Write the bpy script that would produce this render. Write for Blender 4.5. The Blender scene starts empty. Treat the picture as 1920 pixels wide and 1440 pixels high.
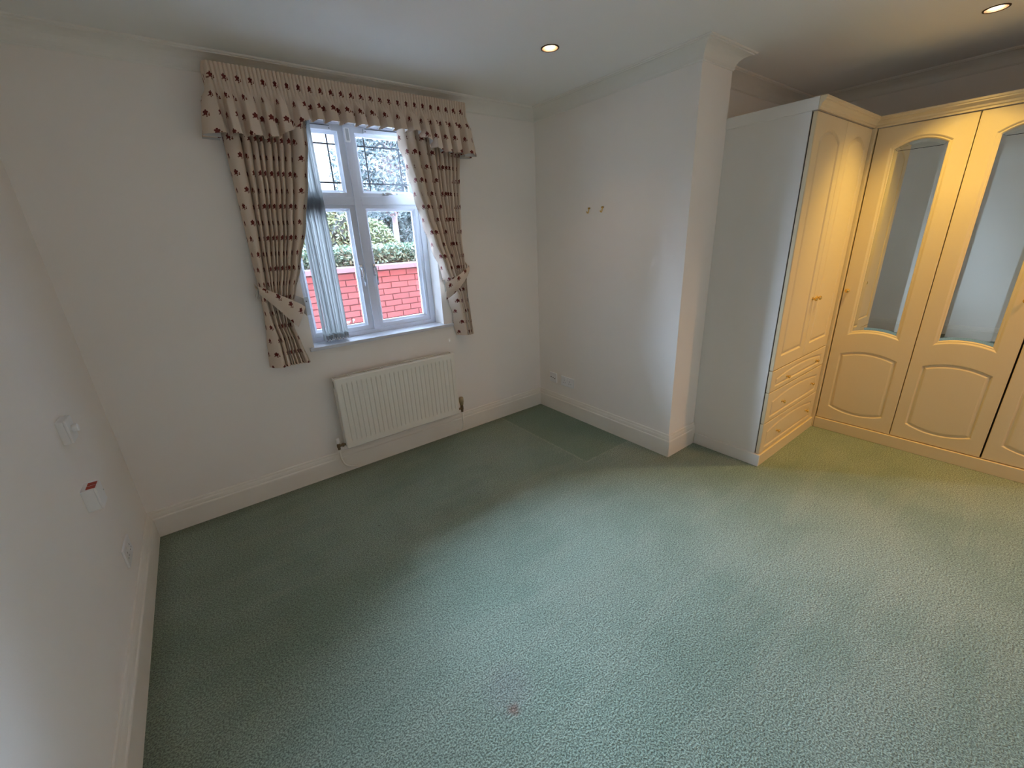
import bpy, bmesh, math, random
from mathutils import Vector, Matrix
import numpy as np

S = bpy.context.scene
COL = S.collection
PI = math.pi
R = math.radians

# ------------------------------------------------------------------ room measures (metres)
H = 2.40          # ceiling
W = 2.8856        # wall on the right, facing the left wall
D = 1.3553        # its length (it ends as a pier)
WX = 3.1977       # far side of the pier / side of the drawer wardrobe
YR = -1.19        # back wall of the wardrobe recess
XR = 4.67         # far right wall
YB = -4.60        # wall behind the camera
MX = 4.1169       # front plane of the mirrored wardrobes
DY = -1.8186      # front plane of the drawer wardrobe
OX0, OX1, OZ0, OZ1 = 1.021, 1.944, 0.895, 2.245   # window opening

# ------------------------------------------------------------------ camera
cam = bpy.data.cameras.new('camera')
cam.sensor_width = 36.0
cam.lens = 775.08 / 1920 * 36.0
cam.clip_start = 0.02
co = bpy.data.objects.new('camera', cam)
COL.objects.link(co)
co.matrix_world = (Matrix.Translation((0.5006, -2.7886, 1.5059)) @ Matrix.Rotation(R(-36.3636), 4, 'Z')
                   @ Matrix.Rotation(R(70.4097), 4, 'X') @ Matrix.Rotation(R(-2.8153), 4, 'Z'))
S.camera = co

# ------------------------------------------------------------------ sky, daylight, exposure
wd = bpy.data.worlds.new('overcast_sky')
S.world = wd
wd.use_nodes = True
bg = wd.node_tree.nodes['Background']
bg.inputs['Color'].default_value = (0.59, 0.74, 1.0, 1)
bg.inputs['Strength'].default_value = 68.0

def light(name, kind, loc, energy, color, rot=(0, 0, 0), **kw):
    l = bpy.data.lights.new(name, kind)
    l.energy = energy
    l.color = color
    for k, v in kw.items():
        setattr(l, k, v)
    o = bpy.data.objects.new(name, l)
    COL.objects.link(o)
    o.location = loc
    o.rotation_euler = rot
    return o

po = light('window_portal', 'AREA', (1.4825, 0.30, 1.57), 1.0, (1, 1, 1), (R(-90), 0, 0),
           shape='RECTANGLE', size=0.95, size_y=1.36)
po.data.cycles.is_portal = True

S.view_settings.view_transform = 'Standard'
S.view_settings.look = 'None'
S.view_settings.gamma = 1.0
S.view_settings.use_curve_mapping = False
S.view_settings.exposure = 1.2
S.cycles.diffuse_bounces = 7
S.cycles.sample_clamp_direct = 1.5

WARM, MILD = (1.0, 0.66, 0.13), (1.0, 0.60, 0.30)
# x, y, spot energy, colour, cone
DOWNLIGHTS = [(2.235, -0.90, 3, MILD, 110), (3.775, -2.275, 36, WARM, 98), (3.65, -3.45, 36, (1.0, 0.46, 0.12), 145)]

# ------------------------------------------------------------------ materials
MATS = {}
def nt(m):
    return m.node_tree.nodes, m.node_tree.links

def mat(name, color, rough=0.6, metal=0.0, spec=0.5, bump=None, vary=None, emit=None, coat=0.0, sheen=0.0):
    """bump=(scale, strength, distance); vary=(scale, amount): mottled base colour"""
    m = bpy.data.materials.new(name)
    m.use_nodes = True
    N, L = nt(m)
    b = N['Principled BSDF']
    b.inputs['Base Color'].default_value = (*color, 1)
    b.inputs['Roughness'].default_value = rough
    b.inputs['Metallic'].default_value = metal
    b.inputs['Specular IOR Level'].default_value = spec
    if coat:
        b.inputs['Coat Weight'].default_value = coat
    if sheen:
        b.inputs['Sheen Weight'].default_value = sheen
    if emit:
        b.inputs['Emission Color'].default_value = (*emit[0], 1)
        b.inputs['Emission Strength'].default_value = emit[1]
    if bump or vary:
        tc = N.new('ShaderNodeTexCoord')
    if vary:
        n = N.new('ShaderNodeTexNoise')
        n.inputs['Scale'].default_value = vary[0]
        n.inputs['Detail'].default_value = 4
        L.new(tc.outputs['Object'], n.inputs['Vector'])
        r = N.new('ShaderNodeValToRGB')
        a = vary[1]
        r.color_ramp.elements[0].position = 0.3
        r.color_ramp.elements[1].position = 0.7
        r.color_ramp.elements[0].color = (*[c * (1 - a) for c in color], 1)
        r.color_ramp.elements[1].color = (*[min(1, c * (1 + a)) for c in color], 1)
        L.new(n.outputs['Fac'], r.inputs['Fac'])
        L.new(r.outputs['Color'], b.inputs['Base Color'])
    if bump:
        n2 = N.new('ShaderNodeTexNoise')
        n2.inputs['Scale'].default_value = bump[0]
        n2.inputs['Detail'].default_value = 3
        L.new(tc.outputs['Object'], n2.inputs['Vector'])
        bp = N.new('ShaderNodeBump')
        bp.inputs['Strength'].default_value = bump[1]
        bp.inputs['Distance'].default_value = bump[2]
        L.new(n2.outputs['Fac'], bp.inputs['Height'])
        L.new(bp.outputs['Normal'], b.inputs['Normal'])
    MATS[name] = m
    return m

M_wall = mat('wall_paint', (0.88, 0.825, 0.765), 0.75, bump=(220, 0.12, 0.002), vary=(1.3, 0.02))
M_ceil = mat('ceiling_paint', (0.87, 0.855, 0.82), 0.85, bump=(160, 0.10, 0.002))
M_trim = mat('trim_gloss', (0.82, 0.77, 0.69), 0.38, bump=(40, 0.05, 0.002), vary=(6, 0.02))
M_cove = mat('cornice_paint', (0.82, 0.785, 0.72), 0.6)
M_upvc = mat('window_white', (0.62, 0.63, 0.68), 0.30)
M_seal = mat('window_gasket', (0.10, 0.10, 0.11), 0.6)
M_lead = mat('lead_strip', (0.10, 0.11, 0.13), 0.45, metal=0.3)
M_chrome = mat('bright_metal', (0.62, 0.63, 0.66), 0.22, metal=1.0)
M_dark = mat('dark_plastic', (0.03, 0.03, 0.035), 0.5)
M_rad = mat('radiator_enamel', (0.83, 0.79, 0.70), 0.32)
M_grille = mat('radiator_grille', (0.70, 0.64, 0.54), 0.45)
M_brass = mat('brass', (0.86, 0.58, 0.18), 0.20, metal=1.0)
M_brass_d = mat('aged_brass', (0.45, 0.28, 0.08), 0.35, metal=1.0)
M_valve = mat('valve_metal', (0.50, 0.40, 0.24), 0.42, metal=0.7)
M_valve_d = mat('valve_tarnished', (0.20, 0.14, 0.08), 0.45, metal=0.7)
M_plast = mat('white_plastic', (0.84, 0.83, 0.82), 0.30)
M_greyp = mat('grey_plastic', (0.45, 0.46, 0.46), 0.45)
M_rede = mat('red_sticker', (0.45, 0.04, 0.02), 0.5)
M_rocker = mat('outlet_slot_brown', (0.10, 0.08, 0.07), 0.6)  # dark brown slots of the single outlet plate
M_mdf = mat('wardrobe_cream_foil', (0.70, 0.575, 0.37), 0.42, bump=(300, 0.03, 0.001))
M_side = mat('wardrobe_side_board', (0.74, 0.71, 0.66), 0.55, bump=(300, 0.03, 0.001), vary=(2, 0.02))
M_gap = mat('shadow_gap', (0.05, 0.035, 0.025), 0.9)
M_mirror = mat('mirror_glass', (0.72, 0.75, 0.70), 0.015, metal=1.0)
M_bulb = mat('lamp_glow', (1, 0.9, 0.7), 0.4, emit=((1.0, 0.90, 0.68), 20.0))
M_bezel = mat('antique_brass_bezel', (0.10, 0.055, 0.03), 0.4, metal=0.6)
M_slat = mat('blind_fabric', (0.33, 0.33, 0.315), 0.85, bump=(500, 0.1, 0.001))
_N, _L = nt(M_slat)
_t = _N.new('ShaderNodeBsdfTranslucent'); _t.inputs['Color'].default_value = (0.55, 0.55, 0.53, 1)
_x = _N.new('ShaderNodeMixShader'); _x.inputs[0].default_value = 0.30
_L.new(_N['Principled BSDF'].outputs[0], _x.inputs[1]); _L.new(_t.outputs[0], _x.inputs[2])
_L.new(_x.outputs[0], _N['Material Output'].inputs['Surface'])
M_mortar = mat('mortar', (0.035, 0.018, 0.018), 0.95, bump=(80, 0.3, 0.004))
M_coping = mat('coping_stone', (0.075, 0.058, 0.064), 0.9, bump=(50, 0.4, 0.004), vary=(9, 0.12))
M_paintw = mat('white_lettering', (0.45, 0.44, 0.45), 0.7)
M_ground = mat('paving', (0.16, 0.14, 0.13), 0.95, bump=(20, 0.3, 0.01), vary=(4, 0.2))
M_bark = mat('bark', (0.11, 0.092, 0.095), 0.9, bump=(30, 0.6, 0.01), vary=(14, 0.25))
M_outer = mat('outer_brick_skin', (0.33, 0.09, 0.06), 0.9, vary=(8, 0.15))

def leafmat(name, c1, c2):
    m = mat(name, c1, 0.5)
    N, L = nt(m)
    g = N.new('ShaderNodeNewGeometry')
    r = N.new('ShaderNodeValToRGB')
    r.color_ramp.elements[0].color = (*c1, 1)
    r.color_ramp.elements[1].color = (*c2, 1)
    L.new(g.outputs['Random Per Island'], r.inputs['Fac'])
    b = N['Principled BSDF']
    L.new(r.outputs['Color'], b.inputs['Base Color'])
    return m
M_hedge = leafmat('hedge_leaves', (0.017, 0.045, 0.026), (0.070, 0.147, 0.091))
M_lfy = leafmat('yellow_green_leaves', (0.026, 0.042, 0.014), (0.082, 0.110, 0.048))
M_lfd = leafmat('dark_leaves', (0.009, 0.017, 0.017), (0.042, 0.063, 0.056))
M_lfb = leafmat('blue_green_leaves', (0.017, 0.032, 0.035), (0.056, 0.084, 0.084))

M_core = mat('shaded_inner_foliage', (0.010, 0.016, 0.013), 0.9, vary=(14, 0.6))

def brickmat():
    m = mat('brick_face', (0.30, 0.06, 0.045), 0.85, bump=(60, 0.35, 0.003))
    N, L = nt(m)
    oi = N.new('ShaderNodeObjectInfo')
    tc = N.new('ShaderNodeTexCoord')
    n = N.new('ShaderNodeTexNoise')
    n.inputs['Scale'].default_value = 25
    L.new(tc.outputs['Object'], n.inputs['Vector'])
    mx = N.new('ShaderNodeMath'); mx.operation = 'MULTIPLY_ADD'
    mx.inputs[1].default_value = 0.35
    L.new(n.outputs['Fac'], mx.inputs[0])
    L.new(oi.outputs['Random'], mx.inputs[2])
    r = N.new('ShaderNodeValToRGB')
    r.color_ramp.elements[0].color = (0.048, 0.0115, 0.0110, 1)
    r.color_ramp.elements[1].color = (0.074, 0.0170, 0.0155, 1)
    r.color_ramp.elements[1].position = 1.2 if False else 1.0
    L.new(mx.outputs[0], r.inputs['Fac'])
    L.new(r.outputs['Color'], N['Principled BSDF'].inputs['Base Color'])
    return m
M_brick = brickmat()

def glassmat():
    m = bpy.data.materials.new('window_glass')
    m.use_nodes = True
    N, L = nt(m)
    N.remove(N['Principled BSDF'])
    out = N['Material Output']
    tr = N.new('ShaderNodeBsdfTransparent')
    tr.inputs['Color'].default_value = (0.93, 0.96, 0.97, 1)
    gl = N.new('ShaderNodeBsdfGlossy')
    gl.inputs['Roughness'].default_value = 0.0
    fr = N.new('ShaderNodeFresnel')
    fr.inputs['IOR'].default_value = 1.45
    mx = N.new('ShaderNodeMixShader')
    L.new(fr.outputs[0], mx.inputs[0])
    L.new(tr.outputs[0], mx.inputs[1])
    L.new(gl.outputs[0], mx.inputs[2])
    L.new(mx.outputs[0], out.inputs['Surface'])
    return m
M_glass = glassmat()

class NB:
    """small node-building helper for maths on vectors"""
    def __init__(s, m):
        s.N, s.L = nt(m)
    def m(s, op, a, b=None, c=None, clamp=False):
        n = s.N.new('ShaderNodeMath'); n.operation = op; n.use_clamp = clamp
        for i, v in enumerate((a, b, c)):
            if v is None: continue
            if isinstance(v, (int, float)): n.inputs[i].default_value = v
            else: s.L.new(v, n.inputs[i])
        return n.outputs[0]
    def mix(s, fac, a, b):
        n = s.N.new('ShaderNodeMix'); n.data_type = 'RGBA'
        if isinstance(fac, (int, float)): n.inputs[0].default_value = fac
        else: s.L.new(fac, n.inputs[0])
        for k, v in ((6, a), (7, b)):
            if isinstance(v, tuple): n.inputs[k].default_value = (*v, 1)
            else: s.L.new(v, n.inputs[k])
        return n.outputs[2]
    def noise(s, vec, scale, detail=3, rough=0.5):
        n = s.N.new('ShaderNodeTexNoise'); n.inputs['Scale'].default_value = scale
        n.inputs['Detail'].default_value = detail; n.inputs['Roughness'].default_value = rough
        s.L.new(vec, n.inputs['Vector']); return n.outputs['Fac']
    def step(s, x, e0, e1):
        n = s.N.new('ShaderNodeMapRange'); n.interpolation_type = 'SMOOTHSTEP'
        s.L.new(x, n.inputs[0]); n.inputs[1].default_value = e0; n.inputs[2].default_value = e1
        return n.outputs[0]

def fabricmat():
    """cream weave scattered with small dark red sprigs; UV is in metres of cloth"""
    m = mat('sprigged_curtain_fabric', (0.76, 0.66, 0.55), 0.85, spec=0.2)
    k = NB(m)
    N, L = k.N, k.L
    tc = N.new('ShaderNodeTexCoord')
    sp = N.new('ShaderNodeSeparateXYZ')
    L.new(tc.outputs['UV'], sp.inputs[0])
    PU, PV = 0.078, 0.080
    v = k.m('DIVIDE', sp.outputs[1], PV)
    row = k.m('FLOOR', v)
    par = k.m('FLOORED_MODULO', row, 2.0)
    u = k.m('ADD', k.m('DIVIDE', sp.outputs[0], PU), k.m('MULTIPLY', par, 0.5))
    fu = k.m('MULTIPLY', k.m('SUBTRACT', k.m('FRACT', u), 0.5), PU)
    fv = k.m('MULTIPLY', k.m('SUBTRACT', k.m('FRACT', v), 0.5), PV)
    def blob(cx, cy, rad):
        dx = k.m('SUBTRACT', fu, cx); dy = k.m('SUBTRACT', fv, cy)
        d2 = k.m('SQRT', k.m('ADD', k.m('MULTIPLY', dx, dx), k.m('MULTIPLY', dy, dy)))
        return k.m('LESS_THAN', d2, rad)
    f = blob(0, 0, 0.0075)
    for i in range(5):
        a = i * 2 * PI / 5 + 0.3
        f = k.m('MAXIMUM', f, blob(0.0083 * math.cos(a), 0.0083 * math.sin(a), 0.0050))
    lf = blob(0.0165, -0.011, 0.0042)
    for c in ((-0.012, -0.011, .003), (0.006, -0.0155, .0035), (0.017, -0.004, .0026)):
        lf = k.m('MAXIMUM', lf, blob(*c))
    wv = N.new('ShaderNodeTexWave'); wv.inputs['Scale'].default_value = 130
    L.new(tc.outputs['UV'], wv.inputs['Vector'])
    base = k.mix(k.m('MULTIPLY', wv.outputs['Fac'], 0.25), (0.72, 0.59, 0.475), (0.60, 0.48, 0.38))
    c = k.mix(lf, base, (0.20, 0.075, 0.04))
    c = k.mix(f, c, (0.14, 0.024, 0.018))
    g = N.new('ShaderNodeNewGeometry')
    c = k.mix(g.outputs['Backfacing'], c, (0.62, 0.60, 0.57))
    L.new(c, N['Principled BSDF'].inputs['Base Color'])
    bp = N.new('ShaderNodeBump'); bp.inputs['Strength'].default_value = 0.15; bp.inputs['Distance'].default_value = 0.001
    L.new(wv.outputs['Fac'], bp.inputs['Height']); L.new(bp.outputs[0], N['Principled BSDF'].inputs['Normal'])
    return m
M_fab = fabricmat()

def carpetmat():
    m = mat('green_carpet', (0.33, 0.43, 0.33), 0.95, spec=0.1, sheen=0.25)
    k = NB(m)
    N, L = k.N, k.L
    tc = N.new('ShaderNodeTexCoord')
    P = tc.outputs['Object']
    sp = N.new('ShaderNodeSeparateXYZ'); L.new(P, sp.inputs[0])
    X, Y = sp.outputs[0], sp.outputs[1]
    fine = k.noise(P, 170, 3, 0.6)
    mid = k.noise(P, 38, 3, 0.6)
    big = k.noise(P, 1.4, 4, 0.55)
    c = k.mix(k.step(big, 0.32, 0.68), (0.195, 0.268, 0.198), (0.268, 0.335, 0.258))
    # paler stretched streaks at an angle
    mp = N.new('ShaderNodeMapping'); mp.inputs['Rotation'].default_value = (0, 0, 0.9); mp.inputs['Scale'].default_value = (1.1, 6.0, 1)
    L.new(P, mp.inputs['Vector'])
    st = k.noise(mp.outputs[0], 1.6, 2, 0.4)
    c = k.mix(k.m('MULTIPLY', k.step(st, 0.50, 0.62), 0.20), c, (0.335, 0.37, 0.285))
    # patch of fresher pile where furniture stood, with pale pressed seams
    def inside(a, lo, hi, e):
        return k.m('MULTIPLY', k.step(a, lo - e, lo + e), k.m('SUBTRACT', 1.0, k.step(a, hi - e, hi + e)))
    ins = k.m('MULTIPLY', inside(X, 2.40, 3.0, .008), inside(Y, -1.04, 0.1, .008))
    c = k.mix(k.m('MULTIPLY', ins, 0.55), c, (0.15, 0.235, 0.155))
    s1 = k.m('MULTIPLY', inside(X, 2.393, 2.407, .006), inside(Y, -1.045, 0.1, .01))
    s2 = k.m('MULTIPLY', inside(Y, -1.047, -1.033, .006), inside(X, 2.39, 3.0, .01))
    seam = k.m('MULTIPLY', k.m('MAXIMUM', s1, s2), k.m('MULTIPLY', k.step(k.noise(P, 30, 2), 0.3, 0.55), 0.6))
    c = k.mix(seam, c, (0.37, 0.41, 0.31))
    # rust coloured stain and a few small dark marks
    def spot(cx, cy, r0, r1, sx=1.0):
        dx = k.m('MULTIPLY', k.m('SUBTRACT', X, cx), sx); dy = k.m('SUBTRACT', Y, cy)
        d = k.m('SQRT', k.m('ADD', k.m('MULTIPLY', dx, dx), k.m('MULTIPLY', dy, dy)))
        d = k.m('ADD', d, k.m('MULTIPLY', k.m('SUBTRACT', mid, 0.5), 0.03))
        return k.m('SUBTRACT', 1.0, k.step(d, r0, r1))
    c = k.mix(k.m('MULTIPLY', spot(1.024, -1.995, 0.004, 0.03), 0.75), c, (0.25, 0.13, 0.08))
    c = k.mix(k.m('MULTIPLY', spot(1.05, -1.93, 0.02, 0.13), 0.28), c, (0.27, 0.25, 0.25))
    for (cx, cy, r) in ((0.77, -1.78, .006), (0.93, -1.1, .006), (1.62, -.86, .012), (1.02, -.75, .012), (1.70, -1.14, .006), (0.70, -1.57, .006)):
        c = k.mix(k.m('MULTIPLY', spot(cx, cy, r * .4, r, 1.3), 0.5), c, (0.10, 0.11, 0.08))
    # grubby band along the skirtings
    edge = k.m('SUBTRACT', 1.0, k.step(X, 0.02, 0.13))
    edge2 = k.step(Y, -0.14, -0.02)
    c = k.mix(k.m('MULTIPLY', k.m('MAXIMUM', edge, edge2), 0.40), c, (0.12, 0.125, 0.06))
    # pile speckle
    c2 = k.mix(k.step(fine, 0.35, 0.66), (0.46, 0.46, 0.46), (1.36, 1.36, 1.36))
    mm = N.new('ShaderNodeMix'); mm.data_type = 'RGBA'; mm.blend_type = 'MULTIPLY'
    mm.inputs[0].default_value = 1.0
    L.new(c, mm.inputs[6]); L.new(c2, mm.inputs[7])
    L.new(mm.outputs[2], N['Principled BSDF'].inputs['Base Color'])
    h = k.m('ADD', k.m('MULTIPLY', fine, 0.7), k.m('MULTIPLY', mid, 0.5))
    bp = N.new('ShaderNodeBump'); bp.inputs['Strength'].default_value = 1.0; bp.inputs['Distance'].default_value = 0.010
    L.new(h, bp.inputs['Height']); L.new(bp.outputs[0], N['Principled BSDF'].inputs['Normal'])
    return m
M_carpet = carpetmat()

# ------------------------------------------------------------------ object helpers
def origin_of(p):
    o = Vector((0, 0, 0))
    while p is not None:
        o += p.location
        p = p.parent
    return o

def link(name, me, material=None, parent=None):
    o = bpy.data.objects.new(name, me)
    COL.objects.link(o)
    if material is not None and me is not None:
        me.materials.append(material)
    if parent is not None:
        o.parent = parent
    return o

def obj(name, bm, material, parent=None, smooth=False, recalc=True):
    """bm is in world coordinates; becomes ONE mesh object"""
    if recalc:
        bmesh.ops.recalc_face_normals(bm, faces=bm.faces[:])
    if parent is not None:
        bmesh.ops.translate(bm, verts=bm.verts[:], vec=-origin_of(parent))
    me = bpy.data.meshes.new(name)
    bm.to_mesh(me); bm.free()
    if smooth:
        for p in me.polygons: p.use_smooth = True
    return link(name, me, material, parent)

def thing(name, label, cat, loc, group=None):
    o = bpy.data.objects.new(name, None)
    o.empty_display_size = 0.05
    COL.objects.link(o)
    o.location = loc
    o['label'] = label; o['category'] = cat
    if group: o['group'] = group
    return o

def tag(o, label, cat, group=None):
    o['label'] = label; o['category'] = cat
    if group: o['group'] = group
    return o

def struct(o, label=None):
    o['kind'] = 'structure'
    if label: o['label'] = label
    return o

def box(bm, x0, x1, y0, y1, z0, z1, bev=0.0):
    vs = [bm.verts.new(v) for v in ((x0,y0,z0),(x1,y0,z0),(x1,y1,z0),(x0,y1,z0),(x0,y0,z1),(x1,y0,z1),(x1,y1,z1),(x0,y1,z1))]
    fs = [bm.faces.new([vs[i] for i in f]) for f in ((0,3,2,1),(4,5,6,7),(0,1,5,4),(1,2,6,5),(2,3,7,6),(3,0,4,7))]
    if bev:
        es = {e for f in fs for e in f.edges}
        bmesh.ops.bevel(bm, geom=list(es), offset=bev, segments=2, affect='EDGES', profile=0.6)
    return bm

def mkbox(*a, bev=0.0):
    return box(bmesh.new(), *a, bev=bev)

def tube(bm, pts, r, n=10, caps=True):
    pts = [Vector(p) for p in pts]
    rings = []
    up = None
    for i, p in enumerate(pts):
        t = (pts[min(i+1, len(pts)-1)] - pts[max(i-1, 0)]).normalized()
        if up is None:
            up = Vector((0, 0, 1)) if abs(t.z) < .9 else Vector((1, 0, 0))
        a = t.cross(up).normalized(); up = a.cross(t).normalized()
        rr = r[i] if isinstance(r, (list, tuple)) else r
        rings.append([bm.verts.new(p + rr * (math.cos(k*2*PI/n) * a + math.sin(k*2*PI/n) * up)) for k in range(n)])
    for A, B in zip(rings, rings[1:]):
        for k in range(n):
            bm.faces.new((A[k], A[(k+1) % n], B[(k+1) % n], B[k]))
    if caps:
        bm.faces.new(rings[0]); bm.faces.new(rings[-1][::-1])
    return bm

def lathe(bm, origin, axis, prof, n=20):
    """prof: list of (distance along axis, radius)"""
    ax = Vector(axis).normalized()
    a = ax.cross(Vector((0, 0, 1)) if abs(ax.z) < .9 else Vector((1, 0, 0))).normalized()
    b = ax.cross(a)
    o = Vector(origin)
    rings = []
    for d, r in prof:
        if r < 1e-6:
            rings.append([bm.verts.new(o + d * ax)])
        else:
            rings.append([bm.verts.new(o + d * ax + r * (math.cos(k*2*PI/n) * a + math.sin(k*2*PI/n) * b)) for k in range(n)])
    for A, B in zip(rings, rings[1:]):
        for k in range(n):
            q = [A[k % len(A)], A[(k+1) % n % len(A)], B[(k+1) % n % len(B)], B[k % len(B)]]
            u = []
            for v in q:
                if v not in u: u.append(v)
            if len(u) > 2: bm.faces.new(u)
    return bm

def bez(p0, p1, p2, n=10):
    p0, p1, p2 = Vector(p0), Vector(p1), Vector(p2)
    return [(1-t)**2 * p0 + 2*t*(1-t) * p1 + t*t * p2 for t in [i/n for i in range(n+1)]]

# 2D frames: a plate on a wall or a front is drawn in (u right, v up, w outwards)
class Fr:
    def __init__(s, o, U, Wd):
        s.o, s.U, s.W = Vector(o), Vector(U), Vector(Wd)
    def p(s, u, v, w=0.0):
        return s.o + u * s.U + Vector((0, 0, v)) + w * s.W
def fbox(bm, F, u0, u1, v0, v1, w0, w1, bev=0.0):
    c = [F.p(u, v, w) for w in (w0, w1) for v in (v0, v1) for u in (u0, u1)]
    vs = [bm.verts.new(x) for x in c]
    fs = [bm.faces.new([vs[i] for i in f]) for f in ((0,1,3,2),(4,6,7,5),(0,4,5,1),(2,3,7,6),(0,2,6,4),(1,5,7,3))]
    if bev:
        bmesh.ops.bevel(bm, geom=list({e for f in fs for e in f.edges}), offset=bev, segments=2, affect='EDGES', profile=0.6)
    return bm

def poly_inset(P, d):
    n = len(P); out = []
    for i in range(n):
        p0, p1, p2 = Vector(P[i-1]), Vector(P[i]), Vector(P[(i+1) % n])
        a = (p1-p0).normalized(); b = (p2-p1).normalized()
        na = Vector((-a.y, a.x)); nb = Vector((-b.y, b.x))
        m = (na + nb); m = m / max(1e-6, m.length)
        k = d / max(0.35, m.dot(na))
        out.append(tuple(p1 + m * k))
    return out

def arch_loop(u0, u1, v0, v1, rt=0.0, rb=0.0, n=18):
    """CCW outline; top edge bows up by rt at its middle, bottom edge is moved by rb at its middle"""
    L = []
    for i in range(n+1):
        t = i / n
        L.append((u0 + (u1-u0)*t, v0 + rb * (1 - (2*t-1)**2)))
    for i in range(n+1):
        t = i / n
        L.append((u1 + (u0-u1)*t, v1 + rt * (1 - (2*t-1)**2)))
    return L

def panel(F, u0, u1, v0, v1, thk, loops, eb=0.003):
    """a board with rounded front edges whose front face is cut by relief loops.
    loops: list of (outline, rings[(inset, depth)], capped)"""
    bm = bmesh.new()
    outer = [(u0+eb, v0+eb), (u1-eb, v0+eb), (u1-eb, v1-eb), (u0+eb, v1-eb)]
    full = [(u0, v0), (u1, v0), (u1, v1), (u0, v1)]
    def ring(P, w): return [bm.verts.new(F.p(x, y, w)) for x, y in P]
    def bridge(A, B):
        n = len(A)
        for i in range(n): bm.faces.new((A[i], A[(i+1) % n], B[(i+1) % n], B[i]))
    back = ring(full, -thk); side = ring(full, -eb); top = ring(outer, 0.0)
    bm.faces.new(back[::-1]); bridge(back, side); bridge(side, top)
    bm.edges.ensure_lookup_table()
    es = []
    def loop_edges(V):
        out = []
        for i in range(len(V)):
            e = bm.edges.get((V[i], V[(i+1) % len(V)])) or bm.edges.new((V[i], V[(i+1) % len(V)]))
            out.append(e)
        return out
    es += loop_edges(top)
    for P, rings, cap in loops:
        prev = None
        for ins, dep in rings:
            V = ring(poly_inset(P, ins) if ins else P, dep)
            if prev is None: es += loop_edges(V)
            else: bridge(prev, V)
            prev = V
        if cap:
            bmesh.ops.triangle_fill(bm, use_beauty=True, edges=loop_edges(prev))
    bmesh.ops.triangle_fill(bm, use_beauty=True, edges=es)
    return bm

def sweep(path, prof, i0, i1, closed=False):
    """wall moulding along path[i0]..path[i1] (interior on the left), mitred where the path goes on.
    prof: (offset from wall, z)"""
    n = len(path)
    def normal(a, b):
        d = (Vector(b) - Vector(a)).normalized(); return Vector((-d.y, d.x))
    bm = bmesh.new()
    rings = []
    for i in range(i0, i1+1):
        p = Vector(path[i % n])
        hasp = closed or i > 0; hasn = closed or i < n-1
        na = normal(path[(i-1) % n], path[i % n]) if hasp else None
        nb = normal(path[i % n], path[(i+1) % n]) if hasn else None
        if na is None: na = nb
        if nb is None: nb = na
        m = (na+nb).normalized(); k = 1 / max(.2, m.dot(na))
        rings.append([bm.verts.new((p.x + m.x*k*o, p.y + m.y*k*o, z)) for o, z in prof])
    for A, B in zip(rings, rings[1:]):
        for j in range(len(prof)):
            jj = (j+1) % len(prof)
            bm.faces.new((A[j], B[j], B[jj], A[jj]))
    bm.faces.new(rings[0]); bm.faces.new(rings[-1][::-1])
    return bm

# ------------------------------------------------------------------ room shell
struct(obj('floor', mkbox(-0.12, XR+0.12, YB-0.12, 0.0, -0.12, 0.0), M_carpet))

bm = bmesh.new()                                     # ceiling with a round hole for each downlight
cr = [bm.verts.new(v) for v in ((-0.12, YB-0.12, H), (XR+0.12, YB-0.12, H), (XR+0.12, 0.24, H), (-0.12, 0.24, H))]
es = [bm.edges.new((cr[i], cr[(i+1) % 4])) for i in range(4)]
for (x, y, e, c_, a_) in DOWNLIGHTS:
    V = [bm.verts.new((x + 0.040*math.cos(k*PI/12), y + 0.040*math.sin(k*PI/12), H)) for k in range(24)]
    es += [bm.edges.new((V[i], V[(i+1) % 24])) for i in range(24)]
bmesh.ops.triangle_fill(bm, use_beauty=True, edges=es)
for f in bm.faces:
    if f.normal.z > 0: f.normal_flip()
struct(obj('ceiling', bm, M_ceil, recalc=False))
struct(obj('roof_slab', mkbox(-0.12, XR+0.12, YB-0.12, 0.24, H+0.12, H+0.2), M_ceil)).name = 'ceiling_slab'

struct(obj('wall_left', mkbox(-0.12, 0, YB, 0, 0, H+.12), M_wall))
struct(obj('wall_rear', mkbox(-0.12, XR+0.12, YB-0.12, YB, 0, H+.12), M_wall))
struct(obj('wall_far_right', mkbox(XR, XR+0.12, YB, YR, 0, H+.12), M_wall))
bm = bmesh.new()                                     # window wall, 0.24 m thick, with its opening
T = 0.24
for a in ((-0.12, OX0, 0, T, 0, H+.12), (OX1, W+.1, 0, T, 0, H+.12), (OX0, OX1, 0, T, 0, OZ0), (OX0, OX1, 0, T, OZ1, H+.12)):
    box(bm, *a)
struct(obj('wall_window', bm, M_wall))
bm = bmesh.new()  # outer skin of the house; unseen height and eaves added to shade the garden
for a in ((-4, OX0, T, T+.012, -.15, 6.2), (OX1, W+6, T, T+.012, -.15, 6.2), (OX0, OX1, T, T+.012, -.15, OZ0), (OX0, OX1, T, T+.012, OZ1, 6.2), (-4, W+6, T+.012, T+.55, 6.1, 6.25)):
    box(bm, *a)
struct(obj('wall_outer_shading', bm, M_outer))
struct(obj('wall_right', mkbox(W, WX, -D, 0, 0, H+.12), M_wall))
struct(obj('wall_recess', mkbox(WX, XR+.12, YR, YR+.12, 0, H+.12), M_wall))

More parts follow.
